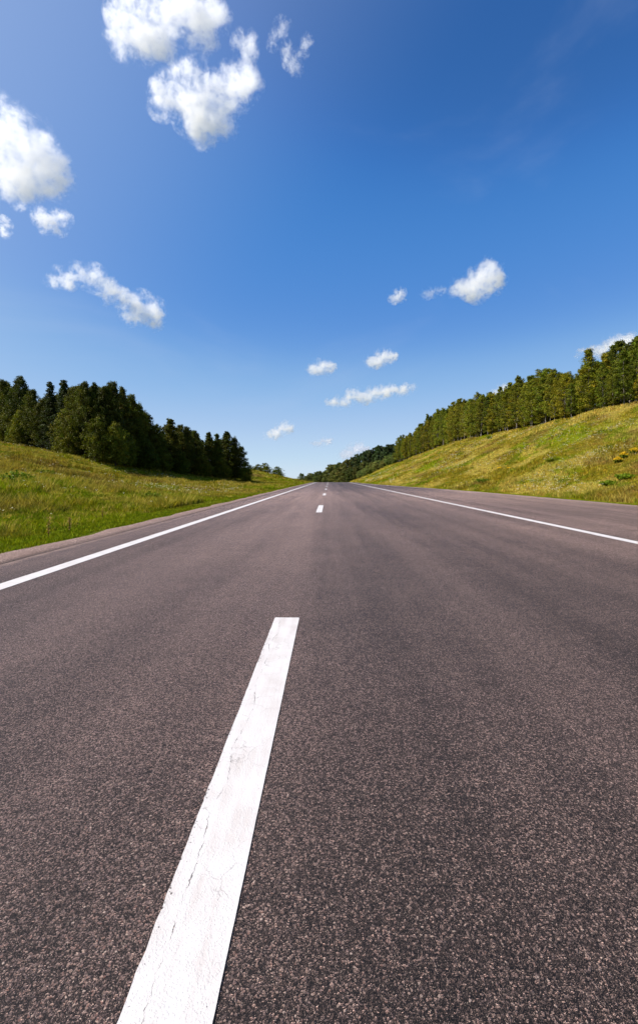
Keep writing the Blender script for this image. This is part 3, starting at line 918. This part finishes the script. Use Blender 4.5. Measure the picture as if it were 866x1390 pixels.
# low grey green shrubs where the row ends and the bank runs down to the road
y = 199.0
while y < 262:
    x = x_row(y) + random.uniform(-0.3, 1.6)
    px, d = project(x, y)
    H = random.uniform(2.6, 5.0) * (1.1 if y < 215 else 1.0)
    place_tree('bush', 'far_shrub', x, y, H, 'grey green shrub on the low end of the right bank, past the last tall tree', 'bush', 'shrubs past the end of the right row', wide=1.3)
    y += random.uniform(2.6, 4.6)

# far woods beyond the crest
FAR_TIP = ([405, 412, 420, 432, 446, 452, 460, 469, 480, 491, 499, 516, 535, 560], [644, 642, 643, 640, 633, 629, 624, 626, 618, 613, 607, 603, 601, 596])
px = 556.0
while px > 404:
    d = float(np.interp(px, [400, 440, 470, 560], [430, 380, 320, 300])) + random.uniform(-12, 12)
    x, y = plan(px, d)
    tip = float(np.interp(px, *FAR_TIP)) + random.uniform(-1, 4)
    H = tip_height(px, tip, x, y, d)
    if px > 476: place_tree('pine_tree', 'far_pine', x, y, H, 'dark pine far away behind the end of the right row', 'tree', 'distant dark pines beyond the right row', wide=0.9)
    else: place_tree('broadleaf_tree', 'far_leafy', x, y, H, 'pale green distant tree beyond the end of the road', 'tree', 'distant trees where the road goes over the crest', wide=1.1)
    px -= random.uniform(3.5, 6.0)
px = 556.0
while px > 410:
    d = float(np.interp(px, [400, 440, 470, 560], [430, 380, 320, 300])) - 26 + random.uniform(-8, 8)
    x, y = plan(px, d)
    tip = float(np.interp(px, *FAR_TIP)) * 0.55 + 650 * 0.45 + random.uniform(-3, 3)
    H = max(3.5, tip_height(px, tip, x, y, d))
    place_tree('broadleaf_tree', 'far_leafy', x, y, H, 'lower distant tree standing in front of the far wood', 'tree', 'low distant trees before the far wood', wide=1.25)
    px -= random.uniform(7, 10)
for px, ty, lab in ((340, 634, 'leftmost bush of the distant dark clump on the left skyline'), (352, 630, 'second bush from the left in the distant skyline clump'),
                    (363, 628, 'tallest bush of the distant dark clump on the left skyline'), (372, 633, 'small bush right of the tallest in the skyline clump'), (379, 641, 'rightmost and lowest bush of the distant skyline clump')):
    d = 214 + random.uniform(-4, 4); x, y = plan(px, d)
    H = tip_height(px, ty, x, y, d)
    place_tree('bush', 'left_bush', x, y, H, lab, 'bush', 'distant bush clump on the left skyline', wide=1.5 * 5 / max(H, 3))
# ------------------------------------------------------------------ meadow grass, flowers and weeds
def scatter(px0, px1, rings, side):
    xs, ys, ds = [], [], []
    for d0, d1, rho in rings:
        a = (px1 - px0) / F * (d1 * d1 - d0 * d0) / 2
        n = int(a * rho)
        d = np.sqrt(rng.uniform(d0 * d0, d1 * d1, n)); px = rng.uniform(px0, px1, n)
        u = (px - 433) / F
        x = (u * math.cos(YAW) - math.sin(YAW)) * d; y = (u * math.sin(YAW) + math.cos(YAW)) * d
        e = np.where(x < 0, L_EDGE - 0.10 - x, x - r_edge(y) - 0.12) + (fbm(y * 0.9, y * 0 + side, 3) - 0.5) * 0.35
        ok = (e > 0) & ((x < 0) == (side < 0))
        xs.append(x[ok]); ys.append(y[ok]); ds.append(d[ok])
    return np.concatenate(xs), np.concatenate(ys), np.concatenate(ds)


def blades(x, y, d, n_bl, h, spread, tint, width):
    """every tuft becomes n_bl bent blades of two quads"""
    n = len(x)
    z = terrain(x, y) - 0.02
    B = n * n_bl
    rep = lambda a: np.repeat(a, n_bl, 0)
    az = rng.uniform(0, 2 * np.pi, B); rr = rep(spread) * np.sqrt(rng.random(B))
    bx = rep(x) + np.cos(az) * rr; by = rep(y) + np.sin(az) * rr; bz = rep(z)
    hh = rep(h) * rng.uniform(0.55, 1.15, B)
    la = rng.uniform(0, 2 * np.pi, B); ll = hh * rng.uniform(0.15, 0.75, B)
    dx, dy = np.cos(la) * ll, np.sin(la) * ll
    wa = rng.uniform(0, np.pi, B); w = rep(width) * rng.uniform(0.6, 1.3, B)
    wx, wy = np.cos(wa) * w, np.sin(wa) * w
    P = np.zeros((B, 6, 3), np.float32)
    for k, (f, g, q) in enumerate(((0, 0, 1.0), (0.6, 0.35, 0.8), (1.0, 1.0, 0.12))):
        for sgn, c in ((-1, 2 * k), (1, 2 * k + 1)):
            P[:, c, 0] = bx + dx * g + sgn * wx * q * 0.5; P[:, c, 1] = by + dy * g + sgn * wy * q * 0.5; P[:, c, 2] = bz + hh * f
    b = np.arange(B)[:, None] * 6
    fc = np.concatenate([b + np.array([0, 1, 3, 2]), b + np.array([2, 3, 5, 4])], 1).reshape(-1, 4)
    T = np.repeat(rep(tint) * rng.uniform(0.75, 1.3, (B, 1)), 6, 0)
    return P.reshape(-1, 3), fc, T


def edge_dist(x, y): return np.where(x < 0, L_EDGE - x, x - r_edge(y))


RINGS_L = [(5, 10, 200), (10, 16, 150), (16, 25, 85), (25, 40, 38), (40, 65, 15), (65, 110, 5.0), (110, 180, 2.2), (180, 260, 0.6)]
RINGS_R = [(16, 30, 85), (30, 45, 42), (45, 70, 18), (70, 110, 7), (110, 180, 2.5), (180, 280, 0.8)]
for side, a, b, rings, lab in ((-1, -70, 447, RINGS_L, 'tall meadow grass covering the left bank'), (1, 445, 940, RINGS_R, 'dry flowering meadow grass covering the right bank')):
    x, y, d = scatter(a, b, rings, side)
    e = edge_dist(x, y)
    tall = fbm(x * 0.30 + 11, y * 0.24 + 31, 4)
    h = np.where(e < 1.1, 0.10, 0.16 + 0.34 * sstep(0.38, 0.66, tall)) * (0.55 if side > 0 else 0.72)
    h = h * rng.uniform(0.7, 1.3, len(x))
    t = meadow_tint(x, y) * rng.uniform(0.62, 1.38, (len(x), 1)) * (1 + rng.normal(0, 0.10, (len(x), 3)) * np.array([1, .5, .5]))
    lone = rng.random(len(x))
    straw = (lone < 0.07) & (e > 1.1)
    t[straw] = STRAW * 1.15; h = np.where(straw, h * 1.35, h)
    V, Fc, T = blades(x, y, d, 9, h, 0.05 + 0.0035 * d, t, 0.009 + 0.0008 * d)
    tag(obj('meadow_grass', np_mesh('meadow_grass', V, Fc, M_GRASS, T)), lab, 'grass', kind='stuff')


def petals(x, y, z, size, tint, n_p):
    n = len(x); B = n * n_p
    rep = lambda a: np.repeat(a, n_p, 0)
    cx = rep(x) + rng.normal(0, 1, B) * rep(size) * 1.3; cy = rep(y) + rng.normal(0, 1, B) * rep(size) * 1.3; cz = rep(z) + rng.normal(0, 1, B) * rep(size) * 0.6
    a = rng.uniform(0, 6.28, B); s = rep(size) * rng.uniform(0.3, 0.7, B)
    ti = rng.uniform(-0.6, 0.6, (B, 2))
    P = np.zeros((B, 4, 3), np.float32)
    for k in range(4):
        an = a + k * np.pi / 2
        P[:, k, 0] = cx + np.cos(an) * s; P[:, k, 1] = cy + np.sin(an) * s
        P[:, k, 2] = cz + (np.cos(an) * ti[:, 0] + np.sin(an) * ti[:, 1]) * s
    return P.reshape(-1, 3), np.arange(B * 4).reshape(B, 4), np.repeat(np.repeat(np.asarray(tint), n_p, 0) * rng.uniform(0.8, 1.15, (B, 1)), 4, 0)


# white and a few yellow wildflowers in drifts
Vs, Fs, Ts, off = [], [], [], 0
for side, a, b, rings in ((1, 480, 900, [(18, 45, 12.0), (45, 90, 3.6), (90, 150, 0.8)]), (-1, -40, 330, [(7, 16, 8.0), (16, 40, 3.0), (40, 70, 0.8)])):
    x, y, d = scatter(a, b, rings, side)
    e = edge_dist(x, y)
    dr = fbm(x * 0.22 + 7, y * 0.16 + 77, 4)
    wood = np.where(x > 0, x > np.interp(y, [0, 82, 145, 180, 223, 250, 300], [30, 30.5, 30.5, 28.5, 20, 15, 12]), d > np.interp(433 + F * (x / np.maximum(y, 1) + 0.0215), [-120, 0, 60, 110, 150, 200, 250, 300, 330, 345], [92, 76, 66, 58, 58, 67, 77, 87, 93, 200]))
    ok = (e > 1.5) & ~wood & (rng.random(len(x)) < sstep(0.46, 0.64, dr))
    x, y, d = x[ok], y[ok], d[ok]
    t = np.where((rng.random(len(x)) < 0.9)[:, None], np.array([[0.62, 0.58, 0.46]]), np.array([[0.60, 0.42, 0.03]]))
    v, f, tt = petals(x, y, terrain(x, y) + rng.uniform(0.22, 0.48, len(x)), 0.024 + 0.00055 * d, t, 5)
    Vs.append(v); Fs.append(f + off); Ts.append(tt); off += len(v)
tag(obj('wildflowers', np_mesh('wildflowers', np.concatenate(Vs), np.concatenate(Fs), M_PETAL, np.concatenate(Ts))), 'drifts of tiny white and yellow wildflowers in the meadow grass', 'wildflowers', kind='stuff')


def ground_hit(px, py):
    """where the sight line through a point of the photograph meets the ground"""
    v = ray(px, py); t = 4.0
    while t < 400:
        if EYE + v.z * t <= float(terrain(v.x * t, v.y * t)) + 0.1: break
        t += 0.1
    return v.x * t, v.y * t


def plant(name, px, py, h, w, kind, label, cat, group):
    x, y = ground_hit(px, py)
    o = empty(name, (x, y, float(terrain(x, y)) - 0.02))
    n = 60 if kind != 'stalk' else 3
    an = rng.uniform(0, 6.28, n); ra = w * 0.5 * np.sqrt(rng.random(n))
    V, Fc = [], []
    tips = []
    for a, r_ in zip(an, ra):
        b = Vector((math.cos(a) * r_ * 0.4, math.sin(a) * r_ * 0.4, 0)); hh = h * random.uniform(0.7, 1.05) * (1 - 0.35 * (r_ / (w * 0.5 + 1e-6)) ** 2)
        tp = Vector((math.cos(a) * r_, math.sin(a) * r_, hh))
        tube(V, Fc, [b, b.lerp(tp, 0.55) + Vector((0, 0, 0.05 * h)), tp], [0.006, 0.005, 0.003], 3); tips.append((b, tp))
    colr = {'gold': (0.13, 0.155, 0.010), 'weed': (0.13, 0.175, 0.008), 'stalk': (0.20, 0.12, 0.05)}[kind]
    obj('stem', np_mesh('stem', [tuple(p) for p in V], Fc, M_GRASS, np.tile(np.array(colr) * 0.8, (len(V), 1))), o)
    cs = [b.lerp(t, f) for b, t in tips for f in (0.3, 0.5, 0.7, 0.9)]
    v, f, tt = leaves([tuple(c) for c in cs], [0.07] * len(cs), [colr] * len(cs), 5 if kind != 'stalk' else 2, 0.05, rng)
    if kind != 'stalk': obj('foliage', np_mesh('foliage', v, f, M_LEAF, tt), o)
    if kind in ('gold', 'stalk'):
        cs = [t + Vector((0, 0, q)) for b, t in tips for q in ((0.0, 0.04) if kind == 'gold' else (0.0, -0.06, -0.13, -0.2, -0.27))]
        v, f, tt = leaves([tuple(c) for c in cs], [0.06 if kind == 'gold' else 0.035] * len(cs), [(0.72, 0.47, 0.02) if kind == 'gold' else (0.36, 0.21, 0.085)] * len(cs), 8 if kind == 'gold' else 3, 0.026 if kind == 'gold' else 0.018, rng)
        obj('flower_head' if kind == 'gold' else 'seed_head', np_mesh('flower_head', v, f, M_PETAL, tt), o)
    tag(o, label, cat, group)


GG = 'goldenrod clumps on the right bank'
for px, py, h, w, lab in ((860, 615, 0.42, 0.7, 'largest yellow goldenrod clump at the right edge of the picture on the bank'), (846, 620, 0.4, 0.5, 'yellow goldenrod just left of the largest goldenrod clump'),
                          (838, 627, 0.4, 0.5, 'yellow goldenrod clump nearest the road on the right bank'), (678, 637, 0.35, 0.5, 'small faint yellow goldenrod clump in the middle of the right bank'),
                          (690, 637, 0.3, 0.4, 'faint yellow goldenrod right beside the small middle clump')):
    plant('goldenrod', px, py, h, w, 'gold', lab, 'flowers', GG)
GW = 'green weed clumps on the right bank'
for px, py, h, w, lab in ((664, 596, 0.9, 1.2, 'green sapling alone on the grass just below the right tree row'), (750, 625, 0.4, 1.4, 'lush green weed clump in the middle of the right bank'),
                          (848, 648, 0.35, 1.3, 'lush green weed clump near the right edge below the goldenrod'), (826, 656, 0.3, 1.1, 'green weed clump low on the right bank left of the edge clump'),
                          (655, 654, 0.5, 1.6, 'wide low green weed clump just above the right verge')):
    plant('weed_clump', px, py, h, w, 'weed', lab, 'weeds', GW)
for px, py, h, w, lab in ((205, 680, 0.55, 1.0, 'dark green weed clump near the road on the left bank'), (25, 655, 0.7, 1.5, 'bright green weed clump high on the left bank by the picture edge'),
                          (62, 645, 0.6, 1.4, 'bright green weed clump halfway up the left bank')):
    plant('weed_clump', px, py, h, w, 'weed', lab, 'weeds', 'green weed clumps on the left bank')
for px, py, h, w, lab in ((67, 723, 0.5, 0.07, 'tallest brown dock stalk beside the left verge'), (95, 715, 0.42, 0.05, 'shorter brown dock stalk right of the tallest one on the left verge'),
                          (140, 700, 0.42, 0.05, 'thin brown dock stalk farthest along the left verge')):
    plant('dock_stalk', px, py, h, w, 'stalk', lab, 'dry plant', 'brown dock stalks by the left verge')
